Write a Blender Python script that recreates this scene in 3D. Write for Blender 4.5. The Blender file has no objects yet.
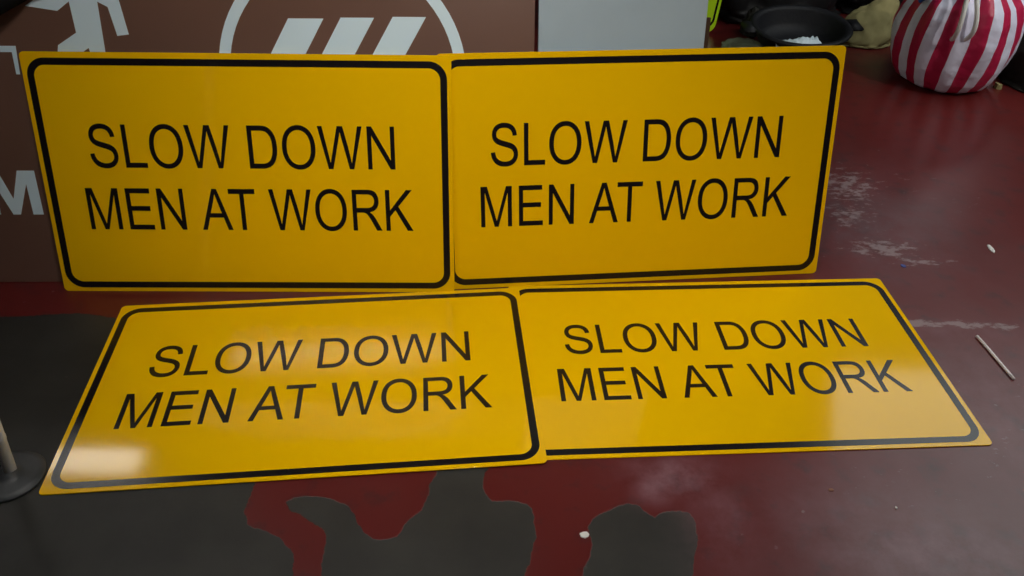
import bpy, bmesh, math, random
import numpy as np
from mathutils import Vector, Matrix, noise
R = math.radians
C = bpy.context.scene.collection
random.seed(4)

# ------------------------------------------------------------------ camera
F_PX = 832.33
CAM_H = 1.5765
right, up, back = Vector((0.99980, 0.01203, 0.01592)), Vector((-0.01996, 0.60265, 0.79776)), Vector((0.0, -0.79792, 0.60277))
cam_d = bpy.data.cameras.new('camera'); cam = bpy.data.objects.new('camera', cam_d); C.objects.link(cam)
cam_d.sensor_width = 36.0; cam_d.lens = F_PX / 1024 * 36.0; cam_d.clip_start = .02; cam_d.clip_end = 60
m = Matrix.Identity(4)
for i in range(3):
    m[i][0], m[i][1], m[i][2] = right[i], up[i], back[i]
m[2][3] = CAM_H
cam.matrix_world = m
bpy.context.scene.camera = cam

def at(px, py, z=0.0):
    """point of the floor (or of the level z) seen at a place in the photograph"""
    v = right * ((px - 512) / F_PX) - up * ((py - 288) / F_PX) - back
    t = (z - CAM_H) / v.z
    return Vector((v.x * t, v.y * t, z))

# ------------------------------------------------------------------ materials
def lin(r, g, b):
    f = lambda c: ((c / 255 + .055) / 1.055) ** 2.4 if c > 10 else c / 255 / 12.92
    return (f(r), f(g), f(b), 1)

def mat(name, col, rough=.5, spec=.5, bump=0, bscale=20, var=0, vscale=6, coat=0, emit=0, metal=0, dist=.01):
    mt = bpy.data.materials.new(name); mt.use_nodes = True
    nt = mt.node_tree; b = nt.nodes['Principled BSDF']
    b.inputs['Base Color'].default_value = col
    b.inputs['Roughness'].default_value = rough
    b.inputs['Specular IOR Level'].default_value = spec
    b.inputs['Coat Weight'].default_value = coat
    b.inputs['Metallic'].default_value = metal
    tc = nt.nodes.new('ShaderNodeTexCoord')
    if emit:
        b.inputs['Emission Color'].default_value = col; b.inputs['Emission Strength'].default_value = emit
    if var:
        n = nt.nodes.new('ShaderNodeTexNoise'); n.inputs['Scale'].default_value = vscale; n.inputs['Detail'].default_value = 5
        nt.links.new(tc.outputs['Object'], n.inputs['Vector'])
        r = nt.nodes.new('ShaderNodeValToRGB')
        r.color_ramp.elements[0].position = .3; r.color_ramp.elements[1].position = .7
        r.color_ramp.elements[0].color = tuple(c * (1 - var) for c in col[:3]) + (1,)
        r.color_ramp.elements[1].color = tuple(min(1, c * (1 + var)) for c in col[:3]) + (1,)
        nt.links.new(n.outputs['Fac'], r.inputs['Fac']); nt.links.new(r.outputs['Color'], b.inputs['Base Color'])
    if bump:
        n = nt.nodes.new('ShaderNodeTexNoise'); n.inputs['Scale'].default_value = bscale; n.inputs['Detail'].default_value = 3
        nt.links.new(tc.outputs['Object'], n.inputs['Vector'])
        bp = nt.nodes.new('ShaderNodeBump'); bp.inputs['Strength'].default_value = bump; bp.inputs['Distance'].default_value = dist
        nt.links.new(n.outputs['Fac'], bp.inputs['Height']); nt.links.new(bp.outputs['Normal'], b.inputs['Normal'])
    return mt

YELLOW = mat('yellow_sheeting', (.97, .56, .0005, 1), .5, .0, bump=.25, bscale=2.2, var=.015, vscale=3, dist=.004, coat=.9)
YELLOW.node_tree.nodes['Principled BSDF'].inputs['Coat Roughness'].default_value = .085
YEDGE = mat('cut_sheet_edge', (.55, .36, .08, 1), .4)
BLACK = mat('black_vinyl', (.010, .008, .009, 1), .22, .5)
BROWN = mat('brown_sheeting', lin(114, 84, 72), .33, .5, bump=.2, bscale=2.5, var=.05, vscale=2.5, dist=.004)
WHITE = mat('white_vinyl', lin(222, 244, 255), .35, .5)
GREY = mat('pale_grey_board', lin(172, 190, 202), .45, .4, var=.05, vscale=3)
LIME = mat('lime_sheeting', (.50, .80, .01, 1), .35, .5)
DARKCLOTH = mat('black_cloth', (.006, .006, .007, 1), .8, .25, bump=.5, bscale=30, var=.3)
SACK = mat('black_plastic_sack', (.007, .007, .008, 1), .5, .35, bump=.5, bscale=16, var=.3)
OLIVE = mat('dark_olive_cloth', (.022, .022, .019, 1), .8, .2, bump=.5, bscale=30, var=.3)
RUBBER = mat('black_rubber', (.0045, .005, .0075, 1), .6, .3, bump=.15, bscale=60)
BEIGE = mat('beige_cloth', lin(150, 142, 98), .85, .2, bump=.5, bscale=14, var=.18, vscale=9)
RAG = mat('grey_rag', lin(150, 152, 146), .85, .2, bump=.6, bscale=25, var=.2)
PLASTIC = mat('white_crumpled_plastic', lin(205, 222, 230), .3, .5, bump=.4, bscale=30)
PIPE = mat('white_pipe', lin(235, 240, 244), .35, .5, var=.08, vscale=14)
BASE = mat('dark_grey_base', lin(64, 66, 68), .42, .5, var=.15, vscale=15)
PAPER = mat('white_scrap', lin(225, 226, 222), .7, .3)
STRAW = mat('white_stick', lin(250, 245, 246), .4, .5)
BLUE = mat('blue_scrap', lin(60, 75, 140), .5)
TAN = mat('tan_scrap', lin(150, 105, 85), .7)
STRAP = mat('blue_strap', lin(30, 95, 190), .5)
WOOD = mat('brown_board', lin(92, 66, 46), .7, .3, var=.15)
WALL = mat('dark_wall', (.05, .05, .052, 1), .85, .3, var=.15, vscale=2)
CEIL = mat('ceiling_sheet', (.13, .13, .135, 1), .8, .3, var=.1, vscale=2)
METAL = mat('lamp_housing', (.6, .6, .6, 1), .4)

# ------------------------------------------------------------------ helpers
def link(name, me, material, parent=None):
    o = bpy.data.objects.new(name, me); C.objects.link(o)
    if material: me.materials.append(material)
    if parent: o.parent = parent
    return o

def tag(o, label=None, cat=None, group=None, kind=None):
    if label: o['label'] = label
    if cat: o['category'] = cat
    if group: o['group'] = group
    if kind: o['kind'] = kind
    return o

def empty(name, mw=None):
    o = bpy.data.objects.new(name, None); C.objects.link(o); o.empty_display_size = .1
    if mw is not None: o.matrix_world = mw
    return o

def frame(loc, yaw, lean, roll=0):
    """a board standing at loc: X along its foot, Y up its slope, Z out of its face"""
    y, l = R(yaw), R(lean)
    X = Vector((math.cos(y), math.sin(y), 0)); Y = Vector((-math.sin(y) * math.sin(l), math.cos(y) * math.sin(l), math.cos(l)))
    if roll:
        X, Y = X * math.cos(R(roll)) + Y * math.sin(R(roll)), Y * math.cos(R(roll)) - X * math.sin(R(roll))
    Z = X.cross(Y); mw = Matrix.Identity(4)
    for i in range(3):
        mw[i][0], mw[i][1], mw[i][2], mw[i][3] = X[i], Y[i], Z[i], loc[i]
    return mw

def flat(name, loops, z0, z1, material, parent=None, bevel=0):
    """outlines (with holes) given real thickness from z0 to z1"""
    cu = bpy.data.curves.new(name, 'CURVE'); cu.dimensions = '2D'; cu.fill_mode = 'BOTH'
    cu.extrude = (z1 - z0) / 2 - bevel; cu.bevel_depth = bevel; cu.bevel_resolution = 1
    if bevel: cu.offset = -bevel
    for lp in loops:
        s = cu.splines.new('POLY'); s.points.add(len(lp) - 1); s.use_cyclic_u = True
        for p, q in zip(s.points, lp): p.co = (q[0], q[1], 0, 1)
    t = bpy.data.objects.new('t', cu); C.objects.link(t)
    bpy.context.view_layer.update()
    me = bpy.data.meshes.new_from_object(t.evaluated_get(bpy.context.evaluated_depsgraph_get()))
    bpy.data.objects.remove(t); bpy.data.curves.remove(cu)
    me.name = name; me.transform(Matrix.Translation((0, 0, (z0 + z1) / 2)))
    me.materials.clear()
    return link(name, me, material, parent)

def rrect(x0, y0, x1, y1, r, n=10):
    out = []
    for cx, cy, a in ((x1 - r, y1 - r, 0), (x0 + r, y1 - r, 90), (x0 + r, y0 + r, 180), (x1 - r, y0 + r, 270)):
        for k in range(n + 1):
            t = R(a + 90 * k / n); out.append((cx + r * math.cos(t), cy + r * math.sin(t)))
    return out

def tube(bm, pts, rad, n=12, cap=True):
    rings = []
    for i, p in enumerate(pts):
        p = Vector(p); d = (Vector(pts[min(i + 1, len(pts) - 1)]) - Vector(pts[max(i - 1, 0)])).normalized()
        a = d.orthogonal().normalized(); b = d.cross(a)
        if rings and i:
            a = (pa - d * pa.dot(d)).normalized(); b = d.cross(a)
        pa = a
        rr = rad[i] if hasattr(rad, '__len__') else rad
        rings.append([bm.verts.new(p + (a * math.cos(2 * math.pi * k / n) + b * math.sin(2 * math.pi * k / n)) * rr) for k in range(n)])
    for i in range(len(rings) - 1):
        for k in range(n):
            bm.faces.new((rings[i][k], rings[i][(k + 1) % n], rings[i + 1][(k + 1) % n], rings[i + 1][k]))
    if cap:
        bm.faces.new(rings[0][::-1]); bm.faces.new(rings[-1])

def finish(name, bm, material, parent=None, smooth=True):
    bmesh.ops.recalc_face_normals(bm, faces=bm.faces)
    me = bpy.data.meshes.new(name); bm.to_mesh(me); bm.free()
    if smooth: me.polygons.foreach_set('use_smooth', [True] * len(me.polygons))
    return link(name, me, material, parent)

def lathe(bm, prof, n=48, f=None, ztop=True, zbot=True):
    rings = []
    for j, (r, z) in enumerate(prof):
        ring = []
        for k in range(n):
            a = 2 * math.pi * k / n; rr = r * (f(a, z) if f else 1)
            ring.append(bm.verts.new((rr * math.cos(a), rr * math.sin(a), z)))
        rings.append(ring)
    for i in range(len(rings) - 1):
        for k in range(n):
            bm.faces.new((rings[i][k], rings[i][(k + 1) % n], rings[i + 1][(k + 1) % n], rings[i + 1][k]))
    if zbot: bm.faces.new(rings[0][::-1])
    if ztop: bm.faces.new(rings[-1])
    return rings

def box(bm, lo, hi, bev=0):
    g = bmesh.ops.create_cube(bm, size=1)
    for v in g['verts']:
        v.co = Vector([(lo[i] + hi[i]) / 2 + v.co[i] * (hi[i] - lo[i]) for i in range(3)])
    if bev:
        ed = list({e for v in g['verts'] for e in v.link_edges})
        bmesh.ops.bevel(bm, geom=ed, offset=bev, segments=2, affect='EDGES')

# ------------------------------------------------------------------ lettering: a plain grotesque drawn letter by letter (units of 1/2048 em)
def quad(pts):
    """closed outline; ('o',x,y) are curve handles"""
    out = []; n = len(pts)
    for i, p in enumerate(pts):
        if p[0] != 'o': out.append(p)
        else:
            a, b = pts[i - 1], pts[(i + 1) % n]
            for k in range(1, 6):
                t = k / 6; u = 1 - t
                out.append((u * u * a[0] + 2 * u * t * p[1] + t * t * b[0], u * u * a[1] + 2 * u * t * p[2] + t * t * b[1]))
    return out
o_ = 'o'
G = {
 'L': (1139, [[(150, 0), (150, 1466), (344, 1466), (344, 173), (1066, 173), (1066, 0)]]),
 'E': (1366, [[(162, 0), (162, 1466), (1222, 1466), (1222, 1293), (356, 1293), (356, 844), (1167, 844), (1167, 672), (356, 672), (356, 173), (1256, 173), (1256, 0)]]),
 'T': (1251, [[(531, 0), (531, 1293), (48, 1293), (48, 1466), (1210, 1466), (1210, 1293), (725, 1293), (725, 0)]]),
 'N': (1479, [[(156, 0), (156, 1466), (355, 1466), (1125, 315), (1125, 1466), (1311, 1466), (1311, 0), (1112, 0), (342, 1152), (342, 0)]]),
 'M': (1706, [[(152, 0), (152, 1466), (444, 1466), (791, 428), (861, 209), (940, 447), (1291, 1466), (1552, 1466), (1552, 0), (1365, 0), (1365, 1227), (939, 0), (764, 0), (340, 1248), (340, 0)]]),
 'A': (1366, [[(-3, 0), (560, 1466), (769, 1466), (1345, 0), (1132, 0), (967, 444), (364, 444), (203, 0)], [(420, 602), (908, 602), (758, 1008), (665, 1280), (588, 1035)]]),
 'W': (1933, [[(414, 0), (25, 1466), (224, 1466), (447, 505), (511, 215), (849, 1466), (1083, 1466), (1293, 726), (1407, 205), (1472, 481), (1701, 1466), (1896, 1466), (1494, 0), (1307, 0), (998, 1118), (962, 1265), (925, 1118), (612, 0)]]),
 'K': (1366, [[(150, 0), (150, 1466), (344, 1466), (344, 739), (1072, 1466), (1335, 1466), (720, 872), (1362, 0), (1106, 0), (584, 742), (344, 508), (344, 0)]]),
 'D': (1479, [quad([(158, 0), (158, 1466), (663, 1466), (o_, 834, 1466), (924, 1445), (o_, 1050, 1416), (1139, 1340), (o_, 1255, 1242), (1312, 1089), (o_, 1370, 937), (1370, 741), (o_, 1370, 574), (1331, 445), (o_, 1292, 316), (1231, 231), (o_, 1170, 147), (1097, 98), (o_, 1025, 50), (922, 25), (o_, 820, 0), (687, 0)]),
            quad([(352, 173), (665, 173), (o_, 810, 173), (892, 200), (o_, 975, 227), (1024, 276), (o_, 1093, 345), (1131, 461), (o_, 1170, 578), (1170, 744), (o_, 1170, 974), (1094, 1097), (o_, 1019, 1221), (911, 1263), (o_, 833, 1293), (660, 1293), (352, 1293)])]),
 'O': (1593, [quad([(99, 714), (o_, 99, 1079), (295, 1285), (o_, 491, 1492), (801, 1492), (o_, 1004, 1492), (1167, 1395), (o_, 1330, 1298), (1415, 1124), (o_, 1501, 951), (1501, 731), (o_, 1501, 508), (1411, 332), (o_, 1321, 156), (1156, 65), (o_, 991, -25), (800, -25), (o_, 593, -25), (430, 75), (o_, 267, 175), (183, 348), (o_, 99, 521)]),
            quad([(299, 711), (o_, 299, 446), (441, 293), (o_, 584, 141), (799, 141), (o_, 1018, 141), (1159, 295), (o_, 1301, 449), (1301, 732), (o_, 1301, 911), (1240, 1044), (o_, 1180, 1178), (1063, 1251), (o_, 947, 1325), (802, 1325), (o_, 596, 1325), (447, 1183), (o_, 299, 1042)])]),
 'S': (1366, [quad([(92, 471), (275, 487), (o_, 288, 377), (335, 306), (o_, 383, 236), (483, 192), (o_, 583, 149), (708, 149), (o_, 819, 149), (904, 182), (o_, 989, 215), (1030, 272), (o_, 1072, 330), (1072, 398), (o_, 1072, 467), (1032, 518), (o_, 992, 570), (900, 605), (o_, 841, 628), (639, 676), (o_, 437, 725), (356, 768), (o_, 251, 823), (199, 904), (o_, 148, 986), (148, 1087), (o_, 148, 1198), (211, 1294), (o_, 274, 1391), (395, 1441), (o_, 516, 1491), (664, 1491), (o_, 827, 1491), (951, 1438), (o_, 1076, 1386), (1143, 1284), (o_, 1210, 1182), (1215, 1053), (1029, 1039), (o_, 1014, 1178), (927, 1249), (o_, 841, 1320), (672, 1320), (o_, 496, 1320), (415, 1255), (o_, 335, 1191), (335, 1100), (o_, 335, 1021), (392, 970), (o_, 448, 919), (684, 865), (o_, 921, 812), (1009, 772), (o_, 1137, 713), (1198, 622), (o_, 1259, 532), (1259, 414), (o_, 1259, 297), (1192, 193), (o_, 1125, 90), (999, 32), (o_, 874, -25), (717, -25), (o_, 518, -25), (383, 33), (o_, 249, 91), (172, 207), (o_, 96, 324)])]),
 'R': (1479, [quad([(161, 0), (161, 1466), (811, 1466), (o_, 1007, 1466), (1109, 1426), (o_, 1211, 1387), (1272, 1287), (o_, 1333, 1187), (1333, 1066), (o_, 1333, 910), (1232, 803), (o_, 1131, 696), (920, 667), (o_, 997, 630), (1037, 594), (o_, 1122, 516), (1198, 399), (1453, 0), (1209, 0), (1015, 305), (o_, 930, 437), (875, 507), (o_, 820, 577), (776, 605), (o_, 733, 633), (688, 644), (o_, 655, 651), (580, 651), (355, 651), (355, 0)]),
            quad([(355, 819), (772, 819), (o_, 905, 819), (980, 846), (o_, 1055, 874), (1094, 934), (o_, 1133, 995), (1133, 1066), (o_, 1133, 1170), (1057, 1237), (o_, 982, 1304), (819, 1304), (355, 1304)])]),
}
def text_loops(t, x0, sx, ybase, cap):
    x = 0; out = []; sy = cap / 1466
    for i, c in enumerate(t):
        if c == ' ': x += 536; continue
        if c == 'T' and i and t[i - 1] == 'A': x -= 142
        adv, lps = G[c]
        for lp in lps: out.append([(x0 + sx * (x + a), ybase + sy * b) for a, b in lp])
        x += adv
    return out

# ------------------------------------------------------------------ the four warning signs (1.2 m x 0.714 m sheets, 3 mm thick)
SW, SH = 1.2, 0.714
def make_sign():
    t = empty('warning_sign')
    p = flat('panel', [rrect(-SW / 2, 0, SW / 2, SH, .013, 6)], -.003, 0, YELLOW, t, bevel=.0005)
    a, b, w = .0125, .0125, .0195
    flat('border_line', [rrect(-SW / 2 + a, b, SW / 2 - a, SH - b - .004, .052, 14), rrect(-SW / 2 + a + w, b + w, SW / 2 - a - w, SH - b - .004 - w, .033, 14)], 0, .0004, BLACK, t)
    flat('lettering', text_loops('SLOW DOWN', -.38036 * 1.2, .574646e-4 * 1.2, SH / 2 + .02554 * 1.2, .10497 * 1.2), 0, .0004, BLACK, t)
    flat('lettering', text_loops('MEN AT WORK', -.41156 * 1.2, .560509e-4 * 1.2, SH / 2 - .13128 * 1.2, .10536 * 1.2), 0, .0004, BLACK, t)
    return t
def dup(root):
    r = root.copy(); C.objects.link(r)
    for ch in root.children:
        c = ch.copy(); C.objects.link(c); c.parent = r
    return r
sign = make_sign()
def place(s, mw, label):
    s.matrix_world = mw; tag(s, label, 'sign', 'four yellow roadwork signs')
def fr3(o, X, Y):
    X = Vector(X).normalized(); Y = Vector(Y); Y = (Y - X * X.dot(Y)).normalized(); Z = X.cross(Y); mw = Matrix.Identity(4)
    for i in range(3): mw[i][0], mw[i][1], mw[i][2], mw[i][3] = X[i], Y[i], Z[i], o[i]
    return mw
ulm = frame((-.7783, 2.0415, .0005), 1.53, 15.95)
place(sign, ulm, 'upper left SLOW DOWN sign, leaning back against the large brown sign')
s2 = dup(sign); place(s2, frame((.3893, 2.1340, .001), 6.13, 15.2), 'upper right SLOW DOWN sign, leaning back against the pale grey board')
s3 = dup(sign); place(s3, fr3((-.5009, 1.3075, .0052), (.9945, .1048, .0035), (-.1048, .9945, 0)), 'lower left SLOW DOWN sign, flat on the floor, its right edge lapping over its neighbour')
s4 = dup(sign); place(s4, fr3((.634, 1.4210, .0032), (.9976, .0690, 0), (-.0690, .9976, 0)), 'lower right SLOW DOWN sign, flat on the floor beside the white stick')

# ------------------------------------------------------------------ big brown tourist sign behind
brm = frame((-1.5, 2.066, 0), 2.2, 13.5)
bt = empty('brown_sign', brm); tag(bt, 'large brown sign with white walking figure, ring and bars, standing behind the yellow signs', 'sign')
flat('panel', [rrect(-.85, 0.002, 1.557, 1.02, .004, 3)], -.004, 0, BROWN, bt, bevel=.0005)
def circ(cx, cy, r, n=72): return [(cx + r * math.cos(2 * math.pi * k / n), cy + r * math.sin(2 * math.pi * k / n)) for k in range(n)]
flat('ring_symbol', [circ(1.015, .636, .350), circ(1.015, .636, .3185)], 0, .0005, WHITE, bt)
sl = -.058 / .0965
for x0, w, tp in ((.8719, .0975, .794), (1.0171, .0925, .797), (1.1613, .0925, .7998)):
    d = tp - .48
    flat('bar_symbol', [[(x0, tp), (x0 + sl * d, .48), (x0 + w + sl * d, .48), (x0 + w, tp)]], 0, .0005, WHITE, bt)
man = [(.161, .822), (.2454, .8095), (.2815, .8343), (.2851, .7522), (.2289, .7184), (.2227, .6939), (.20, .60), (.24, .60), (.262, .676), (.284, .694), (.3114, .7113), (.3147, .6944), (.33, .60), (.37, .60), (.3557, .6946), (.3581, .8341), (.3837, .8206), (.3964, .7443), (.4287, .7482), (.417, .8389), (.405, .90), (.37, .93), (.30, .93), (.24, .88), (.187, .8373)]
hd = circ(.335, .972, .034, 24)
flat('walking_figure_symbol', [man, hd], 0, .0005, WHITE, bt)
flat('corner_line', [[(-.3, .7164), (.112, .7158), (.1072, .6381), (.0968, .638), (.0979, .6989), (-.3, .6987)]], 0, .0005, WHITE, bt)
flat('lettering', [[(-.072, .223), (-.072, .3591), (-.0223, .3591), (.0065, .2719), (.0349, .3591), (.085, .3591), (.085, .223), (.0547, .223), (.0535, .3184), (.0175, .223), (-.0045, .223), (-.0405, .3184), (-.0412, .223)]], 0, .0005, WHITE, bt)

# black sheet hanging over the brown sign's corner
bm = bmesh.new()
edge = [(-.75, .30), (-.45, .47), (-.2, .625), (.0, .743), (.0861, .790), (.1807, .841), (.30, .90), (.40, .955), (.46, 1.02)]
rows = 9; cols = []
for i, (a, b) in enumerate(edge):
    col = []
    for j in range(rows + 1):
        t = j / rows; bb = b + (1.04 - b) * t if b < 1.04 else b
        z = .012 + .012 * math.sin(a * 26 + t * 3) * (1 - .4 * t) + .006
        col.append(bm.verts.new((a, bb, z)))
    col.append(bm.verts.new((a, 1.045, -.03))); col.append(bm.verts.new((a + .01, .80 - .02 * (i % 2), -.045)))
    cols.append(col)
for c0, c1 in zip(cols, cols[1:]):
    for k in range(len(c0) - 1): bm.faces.new((c0[k], c1[k], c1[k + 1], c0[k + 1]))
o = finish('black_sheet', bm, DARKCLOTH); o.matrix_world = brm
md = o.modifiers.new('thick', 'SOLIDIFY'); md.thickness = .003; md.offset = 1
tag(o, 'black cloth sheet hanging over the top left corner of the brown sign', 'cloth')

# ------------------------------------------------------------------ grey board and the boards behind it
grm = frame((.09, 2.182, 0), 6.1, 10)
g = flat('grey_board', [rrect(-.0155, .001, .4675, 1.15, .003, 3)], -.018, 0, GREY, None, bevel=.0015); g.matrix_world = grm
tag(g, 'plain pale grey board standing right of the brown sign', 'board')
g = flat('brown_board', [rrect(0, 0, .25, .24, .003, 3)], -.012, 0, WOOD, None, bevel=.001); g.matrix_world = frame((.668, 3.87, .002), 3, 9)
tag(g, 'narrow brown wooden board standing on the floor behind the grey board', 'board')
lm = empty('lime_sign', frame((1.045, 4.36, .006), 12, 8, -9)); tag(lm, 'bright lime green sign with thin black edge line, mostly hidden behind the grey board', 'sign')
flat('panel', [rrect(-.75, 0, 0, .9, .05, 6)], -.004, 0, LIME, lm, bevel=.0005)
flat('border_line', [rrect(-.738, .022, -.014, .878, .05, 8), rrect(-.728, .034, -.026, .868, .04, 8)], 0, .0005, BLACK, lm)

# ------------------------------------------------------------------ white pole on a dark round foot
px = at(10.5, 477)
st = empty('pole_stand', Matrix.Translation((px.x, px.y, 0))); tag(st, 'white pole rising from a dark round foot beside the lower left sign', 'stand')
bm = bmesh.new(); lathe(bm, [(.078, .0), (.08, .003), (.078, .007), (.062, .010), (.034, .013), (.022, .017), (.018, .024)], 48)
finish('foot', bm, BASE, st)
bm = bmesh.new()
d = Vector((.028, .02, .40)).normalized()
p0 = Vector((.004, .004, .018)); pts = []; rad = []
for s_, r_ in ((0, .0125), (.004, .0145), (.10, .0145), (.105, .0158), (.112, .0158), (.116, .0148), (.5, .0148), (1.0, .0148), (1.004, .012)):
    pts.append(p0 + d * s_); rad.append(r_)
tube(bm, pts, rad, 24); finish('pole', bm, PIPE, st)

# ------------------------------------------------------------------ striped market bag
bg = Vector((2.035, 3.82, 0))
bag = empty('striped_bag', Matrix.Translation(bg)); tag(bag, 'bulging red and white striped woven bag on the red floor, top right', 'bag')
stripe = bpy.data.materials.new('striped_plastic_weave'); stripe.use_nodes = True; nt = stripe.node_tree
b = nt.nodes['Principled BSDF']; b.inputs['Roughness'].default_value = .42
tc = nt.nodes.new('ShaderNodeTexCoord'); sep = nt.nodes.new('ShaderNodeSeparateXYZ'); nt.links.new(tc.outputs['Object'], sep.inputs[0])
def mth(op, a, b_=None, c_=None):
    n = nt.nodes.new('ShaderNodeMath'); n.operation = op
    for i, v in enumerate((a, b_, c_)):
        if v is None: continue
        if isinstance(v, (int, float)): n.inputs[i].default_value = v
        else: nt.links.new(v, n.inputs[i])
    return n.outputs[0]
ang = mth('ARCTAN2', sep.outputs['Y'], sep.outputs['X'])
nz = nt.nodes.new('ShaderNodeTexNoise'); nz.inputs['Scale'].default_value = 4.5; nt.links.new(tc.outputs['Object'], nz.inputs['Vector'])
ph = mth('ADD', mth('MULTIPLY', ang, 13.0), mth('MULTIPLY', mth('SUBTRACT', nz.outputs['Fac'], .5), 1.6))
ph = mth('ADD', ph, mth('MULTIPLY', sep.outputs['Z'], -3.0))
k = mth('GREATER_THAN', mth('SINE', mth('ADD', ph, 2.2)), .05)
mx = nt.nodes.new('ShaderNodeMix'); mx.data_type = 'RGBA'; nt.links.new(k, mx.inputs[0])
mx.inputs[6].default_value = lin(186, 28, 74); mx.inputs[7].default_value = lin(225, 226, 246)
nt.links.new(mx.outputs[2], b.inputs['Base Color'])
n2 = nt.nodes.new('ShaderNodeTexNoise'); n2.inputs['Scale'].default_value = 14; nt.links.new(tc.outputs['Object'], n2.inputs['Vector'])
bp = nt.nodes.new('ShaderNodeBump'); bp.inputs['Strength'].default_value = .6; bp.inputs['Distance'].default_value = .02
nt.links.new(n2.outputs['Fac'], bp.inputs['Height']); nt.links.new(bp.outputs['Normal'], b.inputs['Normal'])
bm = bmesh.new()
prof = [(.10, 0), (.17, .002), (.205, .02), (.232, .06), (.252, .12), (.262, .19), (.262, .26), (.25, .33), (.225, .39), (.18, .44), (.12, .48), (.06, .505), (.035, .53), (.05, .56), (.085, .60)]
def dense(pr, m=4):
    out = []
    for (a, b), (c, d_) in zip(pr, pr[1:]):
        for k_ in range(m): out.append((a + (c - a) * k_ / m, b + (d_ - b) * k_ / m))
    return out + [pr[-1]]
def bagf(a, z):
    w = min(1, max(0, z / .5)); fo = .04 + .15 * w ** 3
    return 1 + fo * math.sin(9 * a + 2 * math.sin(3 * a) + z * 3) * .6 + .05 * noise.noise(Vector((math.cos(a) * 2.2, math.sin(a) * 2.2, z * 6)))
lathe(bm, dense(prof), 128, bagf)
finish('bag_body', bm, stripe, bag)
bm = bmesh.new()
for s_ in (-1, 1):
    pts = []
    for i in range(15):
        t = i / 14; pts.append((-.10 + s_ * (.012 + .022 * math.sin(math.pi * t)), -.19 - .075 * math.sin(math.pi * min(1, t * 1.1)) , .50 - .24 * math.sin(math.pi * t * .5) + (0)))
    tube(bm, pts, [.010] * 15, 8)
finish('handle', bm, PAPER, bag)
bm = bmesh.new(); tube(bm, [(-.25, -.07, .39), (-.22, -.08, .42), (-.18, -.07, .47), (-.12, -.05, .52)], [.012, .014, .014, .01], 8)
finish('tie_strap', bm, STRAP, bag)

# ------------------------------------------------------------------ soft lumps: sacks, cloths, crumples
def lump(name, material, loc, rx, ry, h, seed, rough=.18, freq=3.0, flatness=2.5, rot=0, subs=5, skew=(0, 0)):
    bm = bmesh.new(); bmesh.ops.create_icosphere(bm, subdivisions=subs, radius=1)
    off = Vector((seed * 7.3, seed * 3.1, seed))
    for v in bm.verts:
        n = v.co.normalized(); d = 1 + rough * noise.fractal(n * freq * .5 + off, 1.0, 2.0, 4) + rough * .5 * abs(noise.noise(n * freq * 1.7 + off))
        q = n * d; z = q.z
        q.z = (1 - (1 - max(0, (z + 1) / 2)) ** flatness) if z < 0 else (.5 + z * .5) if flatness < 1 else z
        if z < 0:
            q.z = z * .12; s_ = math.sqrt(max(1e-4, n.x * n.x + n.y * n.y)); g = min(1 / s_, 1.35)
            q.x *= g; q.y *= g
        v.co = Vector((q.x * rx, q.y * ry, max(0, (q.z + .10)) * h / 1.1))
        v.co.x += skew[0] * v.co.z; v.co.y += skew[1] * v.co.z
    o = finish(name, bm, material); o.matrix_world = Matrix.Translation(loc) @ Matrix.Rotation(rot, 4, 'Z')
    return o
tag(lump('black_sack', SACK, (1.42, 4.74, 0), .36, .26, .95, 1, .22), 'tall black sack standing behind the black basin', 'sack', 'black sacks by the far wall')
tag(lump('black_sack', SACK, (2.19, 4.84, 0), .34, .28, .85, 2, .22), 'black sack standing behind the beige cloth and striped bag', 'sack', 'black sacks by the far wall')
tag(lump('black_sack', SACK, (3.06, 4.72, 0), .36, .36, .9, 3, .22), 'black sack at the right picture edge, behind the striped bag', 'sack', 'black sacks by the far wall')
tag(lump('cloth_bag', OLIVE, (2.52, 3.84, 0), .19, .24, .42, 5, .15), 'dark olive grey cloth bag on the floor right of the striped bag', 'bag')
# beige sacking heaped against the striped bag
o = lump('beige_sack', BEIGE, (1.80, 4.30, 0), .15, .11, .19, 6, .16, 2.6, skew=(.55, .3))
tag(o, 'crumpled beige cloth sack lying between the black basin and striped bag', 'sack')
tag(lump('rag', RAG, (1.17, 4.17, 0), .10, .12, .022, 8, .25, 3), 'flat grey rag on the floor left of the black basin', 'rag')
tag(lump('cloth_bundle', OLIVE, (1.24, 4.38, 0), .045, .06, .13, 9, .25, 4), 'small dark grey bundle of cloth standing behind the grey rag', 'cloth')

# black basin tipped towards the camera
tb = empty('basin', Matrix.Translation((1.42, 4.15, .028)) @ Matrix.Rotation(R(6), 4, 'Z') @ Matrix.Rotation(R(9), 4, 'X') @ Matrix.Diagonal((.86, .86, .86, 1)))
tag(tb, 'round black rubber basin with thick rim and side grips, lying on the red floor', 'basin')
bm = bmesh.new()
def ov(a, z): return 1 + .10 * math.cos(2 * a)
rings = lathe(bm, [(.16, 0), (.19, .006), (.22, .05), (.245, .115), (.268, .118), (.272, .128), (.262, .136), (.238, .132), (.228, .118), (.205, .05), (.175, .014), (.08, .012)], 64, ov)
finish('tub', bm, RUBBER, tb)
for s_ in (-1, 1):
    bm = bmesh.new(); box(bm, (-.035, -.06, -.010), (.045, .06, .010), .008)
    h = finish('grip', bm, RUBBER, tb); h.location = (s_ * .315, 0, .124)
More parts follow.
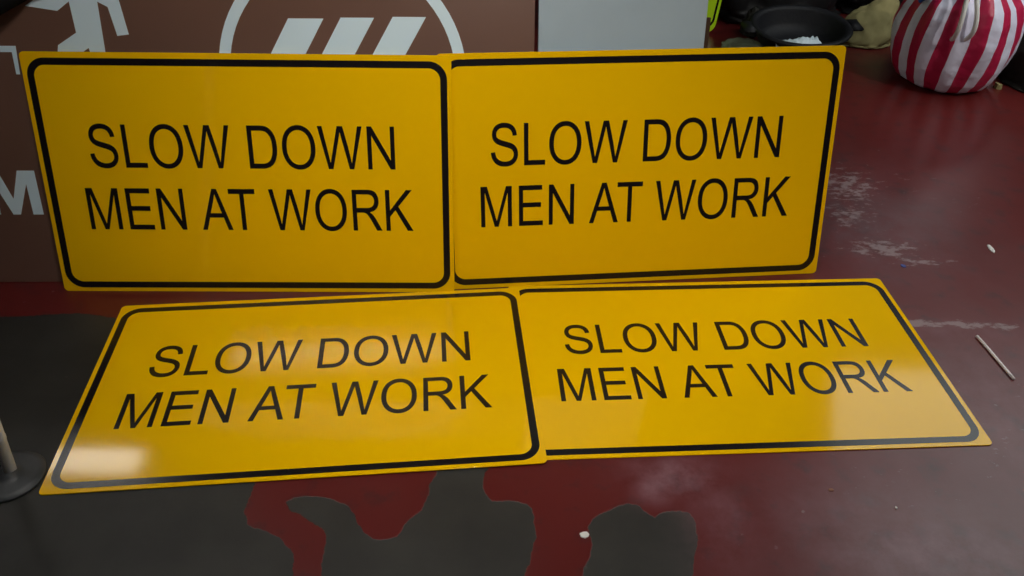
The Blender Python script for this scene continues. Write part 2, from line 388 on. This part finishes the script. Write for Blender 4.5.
# crumpled white plastic in the basin
bm = bmesh.new(); nx, ny = 40, 14; vs = []
for i in range(nx + 1):
    for j in range(ny + 1):
        x, y = i / nx - .5, j / ny - .5
        q = Vector((x * 9, y * 5, 2)); z = .022 * abs(noise.fractal(q, 1, 2, 4)) + .035 * (1 - (2 * y) ** 2) * (.4 + .6 * abs(math.sin(x * 5 + 1)))
        vs.append(bm.verts.new((x * .26, y * .10 * (1 + .5 * noise.noise(q * .7)), z)))
for i in range(nx):
    for j in range(ny):
        a = i * (ny + 1) + j; bm.faces.new((vs[a], vs[a + ny + 1], vs[a + ny + 2], vs[a + 1]))
o = finish('plastic_wrapper', bm, PLASTIC); o.matrix_world = Matrix.Translation((1.385, 4.05, .058)) @ Matrix.Rotation(R(18), 4, 'Z') @ Matrix.Rotation(R(12), 4, 'X')
md = o.modifiers.new('thick', 'SOLIDIFY'); md.thickness = .002
tag(o, 'crumpled white plastic wrapper lying in the black basin', 'wrapper')

# ------------------------------------------------------------------ small things on the floor
bm = bmesh.new(); a, c = at(977, 336, .0045), at(1014, 379, .0045)
tube(bm, [a, a.lerp(c, .33) + Vector((.001, 0, 0)), a.lerp(c, .66), c], .0042, 10)
tag(finish('stick', bm, STRAW), 'thin white plastic stick on the red floor, right of the lower right sign', 'stick')
def scrap(name, px, py, w, d, material, label, cat, h=.003, rot=0, group=None):
    bm = bmesh.new(); n = 7; c = at(px, py); up_ = []; lo_ = []
    for k_ in range(n):
        t = 2 * math.pi * k_ / n + .2; r_ = random.uniform(.75, 1.1)
        x, y = r_ * w / 2 * math.cos(t), r_ * d / 2 * math.sin(t)
        lo_.append(bm.verts.new((x, y, .0002))); up_.append(bm.verts.new((x * .92, y * .92, h * random.uniform(.8, 1.3))))
    bm.faces.new(up_); bm.faces.new(lo_[::-1])
    for k_ in range(n): bm.faces.new((lo_[k_], lo_[(k_ + 1) % n], up_[(k_ + 1) % n], up_[k_]))
    o = finish(name, bm, material, smooth=False); o.matrix_world = Matrix.Translation(c) @ Matrix.Rotation(rot, 4, 'Z')
    return tag(o, label, cat, group)
scrap('paper_scrap', 585, 535, .024, .021, PAPER, 'white paper scrap between two dark bare patches at the bottom of the photo', 'scrap')
scrap('paper_scrap', 991, 249, .018, .050, PAPER, 'pale scrap lying alone on the red floor above the white stick', 'scrap')
scrap('paper_scrap', 896, 508, .006, .007, PAPER, 'tiny pale crumb on the red floor below the lower right sign', 'scrap')
scrap('plastic_scrap', 903, 266, .020, .020, BLUE, 'small blue scrap on the red floor above the lower right sign', 'scrap', .002)
scrap('cardboard_scrap', 831, 490, .015, .010, TAN, 'small tan scrap on the red floor just below the lower right sign', 'scrap', .002)
scrap('paper_scrap', 997, 88, .03, .05, BEIGE, 'small beige scrap at the foot of the striped bag', 'scrap', .02)

# ------------------------------------------------------------------ floor: red paint worn through to dark concrete
def ticks(lo, hi, a, b, fine, coarse):
    l = list(np.arange(lo, a, coarse)) + list(np.arange(a, b, fine)) + list(np.arange(b, hi, coarse)) + [hi]
    return np.array(l)
xs = ticks(-3.6, 5.4, -1.9, 3.1, .014, .3); ys = ticks(-3, 7, .75, 5.0, .014, .3)
XX, YY = np.meshgrid(xs, ys, indexing='ij'); P = np.stack([XX.ravel(), YY.ravel()], 1)
def poly(pp): return np.array([at(*q)[:2] for q in pp])
patches = [
 [(-300, 330), (-60, 322), (0, 317), (40, 315), (80, 313), (118, 318), (150, 345), (300, 400), (300, 440), (262, 465), (256, 483), (249, 497), (244, 511), (247, 525), (257, 528), (266, 530), (281, 540), (290, 549), (294, 556), (292, 576), (285, 640), (-400, 640)],
 [(287, 501), (299, 497), (318, 497), (332, 500), (344, 504), (354, 512), (357, 524), (365, 532), (373, 540), (384, 540), (394, 538), (401, 531), (407, 522), (414, 516), (422, 510), (427, 500), (430, 486), (437, 473), (445, 450), (480, 452), (488, 468), (484, 476), (482, 486), (486, 495), (491, 501), (508, 501), (526, 503), (532, 507), (534, 522), (536, 538), (532, 550), (531, 563), (523, 576), (515, 640), (318, 640), (321, 576), (322, 562), (325, 549), (327, 536), (322, 528), (314, 523), (303, 516), (289, 511)],
 [(582, 576), (588, 559), (592, 552), (593, 545), (589, 536), (588, 528), (592, 521), (597, 515), (607, 512), (618, 507), (632, 503), (639, 505), (644, 510), (653, 519), (658, 514), (664, 512), (675, 511), (685, 512), (693, 516), (696, 524), (697, 542), (694, 560), (692, 576), (690, 640), (575, 640)]]
sd = np.full(len(P), -9.0)
for pp in patches:
    q = poly(pp); q2 = np.roll(q, -1, 0)
    dist = np.full(len(P), 9.0); ins = np.zeros(len(P), bool)
    for a, b in zip(q, q2):
        ab = b - a; t = np.clip(((P - a) @ ab) / (ab @ ab), 0, 1)
        dist = np.minimum(dist, np.linalg.norm(P - a - t[:, None] * ab, axis=1))
        cond = (a[1] > P[:, 1]) != (b[1] > P[:, 1])
        with np.errstate(divide='ignore', invalid='ignore'):
            xi = a[0] + (P[:, 1] - a[1]) / (b[1] - a[1] + 1e-12) * ab[0]
        ins ^= cond & (P[:, 0] < xi)
    sd = np.maximum(sd, np.where(ins, dist, -dist))
sd = np.clip(sd, -.3, .3)
def blobs(lst):
    v = np.zeros(len(P))
    for cx, cy, rx, ry, amp in lst:
        c = np.array(at(cx, cy)[:2]); sx = abs(at(cx + rx, cy).x - c[0]); sy = abs(at(cx, cy + ry).y - c[1])
        v = np.maximum(v, amp * np.exp(-((P[:, 0] - c[0]) / sx) ** 2 - ((P[:, 1] - c[1]) / sy) ** 2))
    return v
scuff = blobs([(845, 185, 45, 28, .75), (850, 215, 35, 20, .7), (880, 248, 45, 12, .85), (925, 262, 40, 6, .75), (900, 180, 30, 25, .35), (970, 325, 60, 3.5, 1.0), (920, 323, 20, 4, 1.3), (1000, 326, 22, 3, 1.1), (958, 324, 16, 4, 1.15), (960, 200, 60, 40, .3), (990, 440, 50, 60, .35), (900, 480, 130, 60, .25), (900, 400, 300, 90, .15)])
pale_patch = blobs([(675, 475, 45, 22, 1.0), (655, 488, 22, 16, .9), (720, 520, 35, 60, .5), (930, 555, 110, 38, .75), (860, 520, 120, 60, .35), (985, 400, 80, 90, .3), (860, 225, 80, 55, .32), (940, 330, 110, 12, .3)])  # soft paler pinkish patches, broken up by noise below
dark = blobs([(920, 360, 14, 12, .8), (865, 498, 18, 8, .35), (945, 565, 14, 10, .5), (850, 215, 45, 50, .5), (905, 210, 60, 40, .25), (740, 490, 12, 8, .3)])
me = bpy.data.meshes.new('floor'); nxx, nyy = len(xs), len(ys)
V = np.zeros((len(P), 3)); V[:, :2] = P
me.vertices.add(len(V)); me.vertices.foreach_set('co', V.ravel())
I, J = np.meshgrid(np.arange(nxx - 1), np.arange(nyy - 1), indexing='ij'); a = (I * nyy + J).ravel()
fc = np.stack([a, a + nyy, a + nyy + 1, a + 1], 1)
me.loops.add(fc.size); me.loops.foreach_set('vertex_index', fc.ravel().astype(np.int32))
me.polygons.add(len(fc)); me.polygons.foreach_set('loop_start', (np.arange(len(fc)) * 4).astype(np.int32))
me.update(calc_edges=True)
for nm, arr in (('bare', sd), ('scuff', scuff), ('pale_patch', pale_patch), ('dark', dark)):
    at_ = me.attributes.new(nm, 'FLOAT', 'POINT'); at_.data.foreach_set('value', arr.astype(np.float32))
fm = bpy.data.materials.new('red_painted_concrete'); fm.use_nodes = True; nt = fm.node_tree; b = nt.nodes['Principled BSDF']
tc = nt.nodes.new('ShaderNodeTexCoord')
def nzz(scale, detail=4, vec=None, rough=.55):
    n = nt.nodes.new('ShaderNodeTexNoise'); n.inputs['Scale'].default_value = scale; n.inputs['Detail'].default_value = detail; n.inputs['Roughness'].default_value = rough
    nt.links.new(vec or tc.outputs['Object'], n.inputs['Vector']); return n.outputs['Fac']
def att(nm):
    n = nt.nodes.new('ShaderNodeAttribute'); n.attribute_name = nm; return n.outputs['Fac']
def ramp(v, a, c):
    n = nt.nodes.new('ShaderNodeMapRange'); n.inputs[1].default_value = a; n.inputs[2].default_value = c; n.clamp = True
    nt.links.new(v, n.inputs[0]); return n.outputs[0]
def mix(f, a, c):
    n = nt.nodes.new('ShaderNodeMix'); n.data_type = 'RGBA'; nt.links.new(f, n.inputs[0])
    for i, v in ((6, a), (7, c)):
        if isinstance(v, tuple): n.inputs[i].default_value = v
        else: nt.links.new(v, n.inputs[i])
    return n.outputs[2]
red = mix(ramp(nzz(2.2, 4), .35, .68), (.105, .011, .010, 1), (.125, .0155, .0145, 1))
red = mix(ramp(nzz(14, 5), .55, .75), red, (.060, .016, .017, 1))
conc = mix(ramp(nzz(5, 5), .35, .7), (.017, .0165, .0145, 1), (.032, .031, .027, 1))
bare = att('bare'); nb = mth('MULTIPLY', mth('SUBTRACT', nzz(34, 6, rough=.65), .5), .022)
bs = mth('ADD', bare, nb)
rim = mth('MULTIPLY', ramp(mth('ABSOLUTE', bs), .0022, 0.0), ramp(nzz(9, 2), .5, .65))
col = mix(ramp(bs, -.0005, .0005), red, conc)
# dirt, paler pinkish patches, chips and scuffs
col = mix(mth('MULTIPLY', att('dark'), ramp(nzz(20, 5), .3, .6)), col, (.020, .024, .024, 1))
col = mix(mth('MULTIPLY', att('pale_patch'), ramp(nzz(10, 6, rough=.7), .25, .66)), col, (.25, .125, .15, 1))
mp = nt.nodes.new('ShaderNodeMapping'); mp.inputs['Scale'].default_value = (20, 40, 1); mp.inputs['Rotation'].default_value = (0, 0, R(-22)); nt.links.new(tc.outputs['Object'], mp.inputs['Vector'])
sn = nzz(1.0, 7, mp.outputs[0], .72)
sc = ramp(mth('ADD', sn, mth('MULTIPLY', att('scuff'), .34)), .70, .80)
col = mix(mth('MULTIPLY', sc, .62), col, (.33, .26, .265, 1))
vo = nt.nodes.new('ShaderNodeTexVoronoi'); vo.inputs['Scale'].default_value = 15; nt.links.new(tc.outputs['Object'], vo.inputs['Vector'])
sp = mth('MULTIPLY', ramp(vo.outputs['Distance'], .085, .055), ramp(nzz(2.5, 3), .50, .60))
col = mix(mth('MULTIPLY', mth('MULTIPLY', sp, ramp(nzz(60, 2), .45, .6)), .5), col, (.26, .20, .20, 1))
col = mix(mth('MULTIPLY', rim, .35), col, (.14, .12, .10, 1))
nt.links.new(col, b.inputs['Base Color'])
rg = mth('ADD', mth('MULTIPLY', ramp(bs, -.001, .001), .18), mth('ADD', .24, mth('MULTIPLY', nzz(7, 5), .14)))
nt.links.new(rg, b.inputs['Roughness']); b.inputs['Specular IOR Level'].default_value = .5
bp = nt.nodes.new('ShaderNodeBump'); bp.inputs['Strength'].default_value = .35; bp.inputs['Distance'].default_value = .003
nt.links.new(mth('SUBTRACT', nzz(6, 6), ramp(bs, -.001, .001)), bp.inputs['Height']); nt.links.new(bp.outputs['Normal'], b.inputs['Normal'])
fl = link('floor', me, fm); tag(fl, kind='structure')

# ------------------------------------------------------------------ room
def slab(name, lo, hi, material):
    bm = bmesh.new(); box(bm, lo, hi); o = finish(name, bm, material, smooth=False); return tag(o, kind='structure')
ZC = 2.9
slab('wall_back', (-3.7, 7, 0), (5.5, 7.15, ZC), WALL)
slab('wall_left', (-3.75, -3, 0), (-3.6, 7, ZC), WALL)
slab('wall_right', (5.4, -3, 0), (5.55, 7, ZC), WALL)
slab('wall_front', (-3.7, -3.15, 0), (5.5, -3, ZC), WALL)
slab('ceiling', (-3.75, -3.15, ZC), (5.55, 7.15, ZC + .1), CEIL)
def glow(name, col, s): return mat(name, col, .5, emit=s)
SKYP = glow('frosted_roof_light', (.87, .93, .93, 1), 2.35)
DOORP = glow('frosted_door_light', (.93, .96, 1, 1), 2.2)
bm = bmesh.new()
lo_ = [bm.verts.new((x, y, ZC - .03)) for x, y in ((1.80, 2.3), (5.0, 2.3), (5.0, 4.9), (2.56, 4.9))]
hi_ = [bm.verts.new((v.co.x, v.co.y, ZC - .005)) for v in lo_]
bm.faces.new(lo_[::-1]); bm.faces.new(hi_)
for k_ in range(4): bm.faces.new((lo_[k_], lo_[(k_ + 1) % 4], hi_[(k_ + 1) % 4], hi_[k_]))
tag(finish('window_1', bm, SKYP, smooth=False), kind='structure')
slab('window_2', (3.55, 6.97, 1.15), (4.15, 6.995, 2.6), DOORP)
TUBE = glow('fluorescent_tube', (1, .97, .92, 1), 190)
PANEL = glow('lamp_diffuser', (1, .97, .92, 1), 8)
LPANEL = glow('lamp_opal_cover', (1, .97, .92, 1), 42)
def lamp(x, y, z, L, rot, label):
    t = empty('fluorescent_lamp', Matrix.Translation((x, y, z)) @ Matrix.Rotation(R(rot), 4, 'Z')); tag(t, label, 'lamp', 'fluorescent lamps under the ceiling')
    bm = bmesh.new(); box(bm, (-L / 2, -.09, .03), (L / 2, .09, .09), .006); finish('housing', bm, METAL, t, False)
    bm = bmesh.new(); box(bm, (-L / 2 + .02, -.034, 0), (L / 2 - .02, .034, .029), .008); finish('opal_cover', bm, LPANEL, t)
    bm = bmesh.new(); tube(bm, [(0, 0, .09), (0, 0, ZC - z)], .012, 8); finish('hanger', bm, METAL, t)
lamp(-1.02, 1.46, 2.6, 1.35, 0, 'fluorescent lamp hanging above the two left signs')
t = empty('panel_lamp', Matrix.Translation((-2.75, 3.68, 2.62))); tag(t, 'wide flat lamp hanging at the far left of the room', 'lamp')
bm = bmesh.new(); box(bm, (-.36, -.2, 0), (.36, .2, .07), .01); finish('housing', bm, METAL, t, False)
bm = bmesh.new(); box(bm, (-.33, -.17, -.012), (.33, .17, -.001), .003); finish('diffuser', bm, PANEL, t, False)
bm = bmesh.new(); tube(bm, [(0, 0, .07), (0, 0, ZC - 2.62)], .012, 8); finish('hanger', bm, METAL, t)
t = empty('added_fill_lamp', Matrix.Translation((.03, .85, 1.68))); tag(t, 'added out-of-view round lamp brightening the middle of the signs', 'lamp')  # unseen lamp added so the signs brighten towards their middle
bm = bmesh.new(); lathe(bm, [(.16, -.03), (.155, 0), (.10, .07), (.03, .10), (.028, .10), (.095, .066), (.15, -.002), (.155, -.03)], 40, None, False, False)
finish('shade', bm, METAL, t)
bm = bmesh.new(); tube(bm, [(0, 0, .08), (0, 0, ZC - 1.68)], .008, 8); finish('cord', bm, RUBBER, t)
ld = bpy.data.lights.new('fill_light', 'SPOT'); ld.energy = 52; ld.spot_size = R(100); ld.spot_blend = 1; ld.shadow_soft_size = .05; ld.color = (1, .96, .88)
lo = bpy.data.objects.new('fill_light', ld); C.objects.link(lo); lo.parent = t; lo.location = (0, 0, -.01); lo.rotation_euler = (R(38), 0, 0)
t2 = dup(t); t2.matrix_world = Matrix.Translation((3.3, 1.9, 2.45)); tag(t2, 'added out-of-view round lamp brightening the striped bag and the floor right of the signs', 'lamp')  # second added lamp, fill for the striped bag and right-hand floor
for ch in t2.children:
    if ch.type == 'LIGHT':
        ch.data = ch.data.copy(); ch.data.energy = 100; ch.data.spot_size = R(150); ch.data.spot_blend = .4; ch.rotation_euler = (R(28), R(-12), 0)

w = bpy.data.worlds.new('world'); bpy.context.scene.world = w; w.use_nodes = True
w.node_tree.nodes['Background'].inputs[0].default_value = (.5, .55, .6, 1); w.node_tree.nodes['Background'].inputs[1].default_value = .1
vs_ = bpy.context.scene.view_settings
vs_.view_transform = 'Standard'; vs_.look = 'None'; vs_.gamma = 1; vs_.use_curve_mapping = False; vs_.exposure = 0.0
bpy.context.view_layer.update()
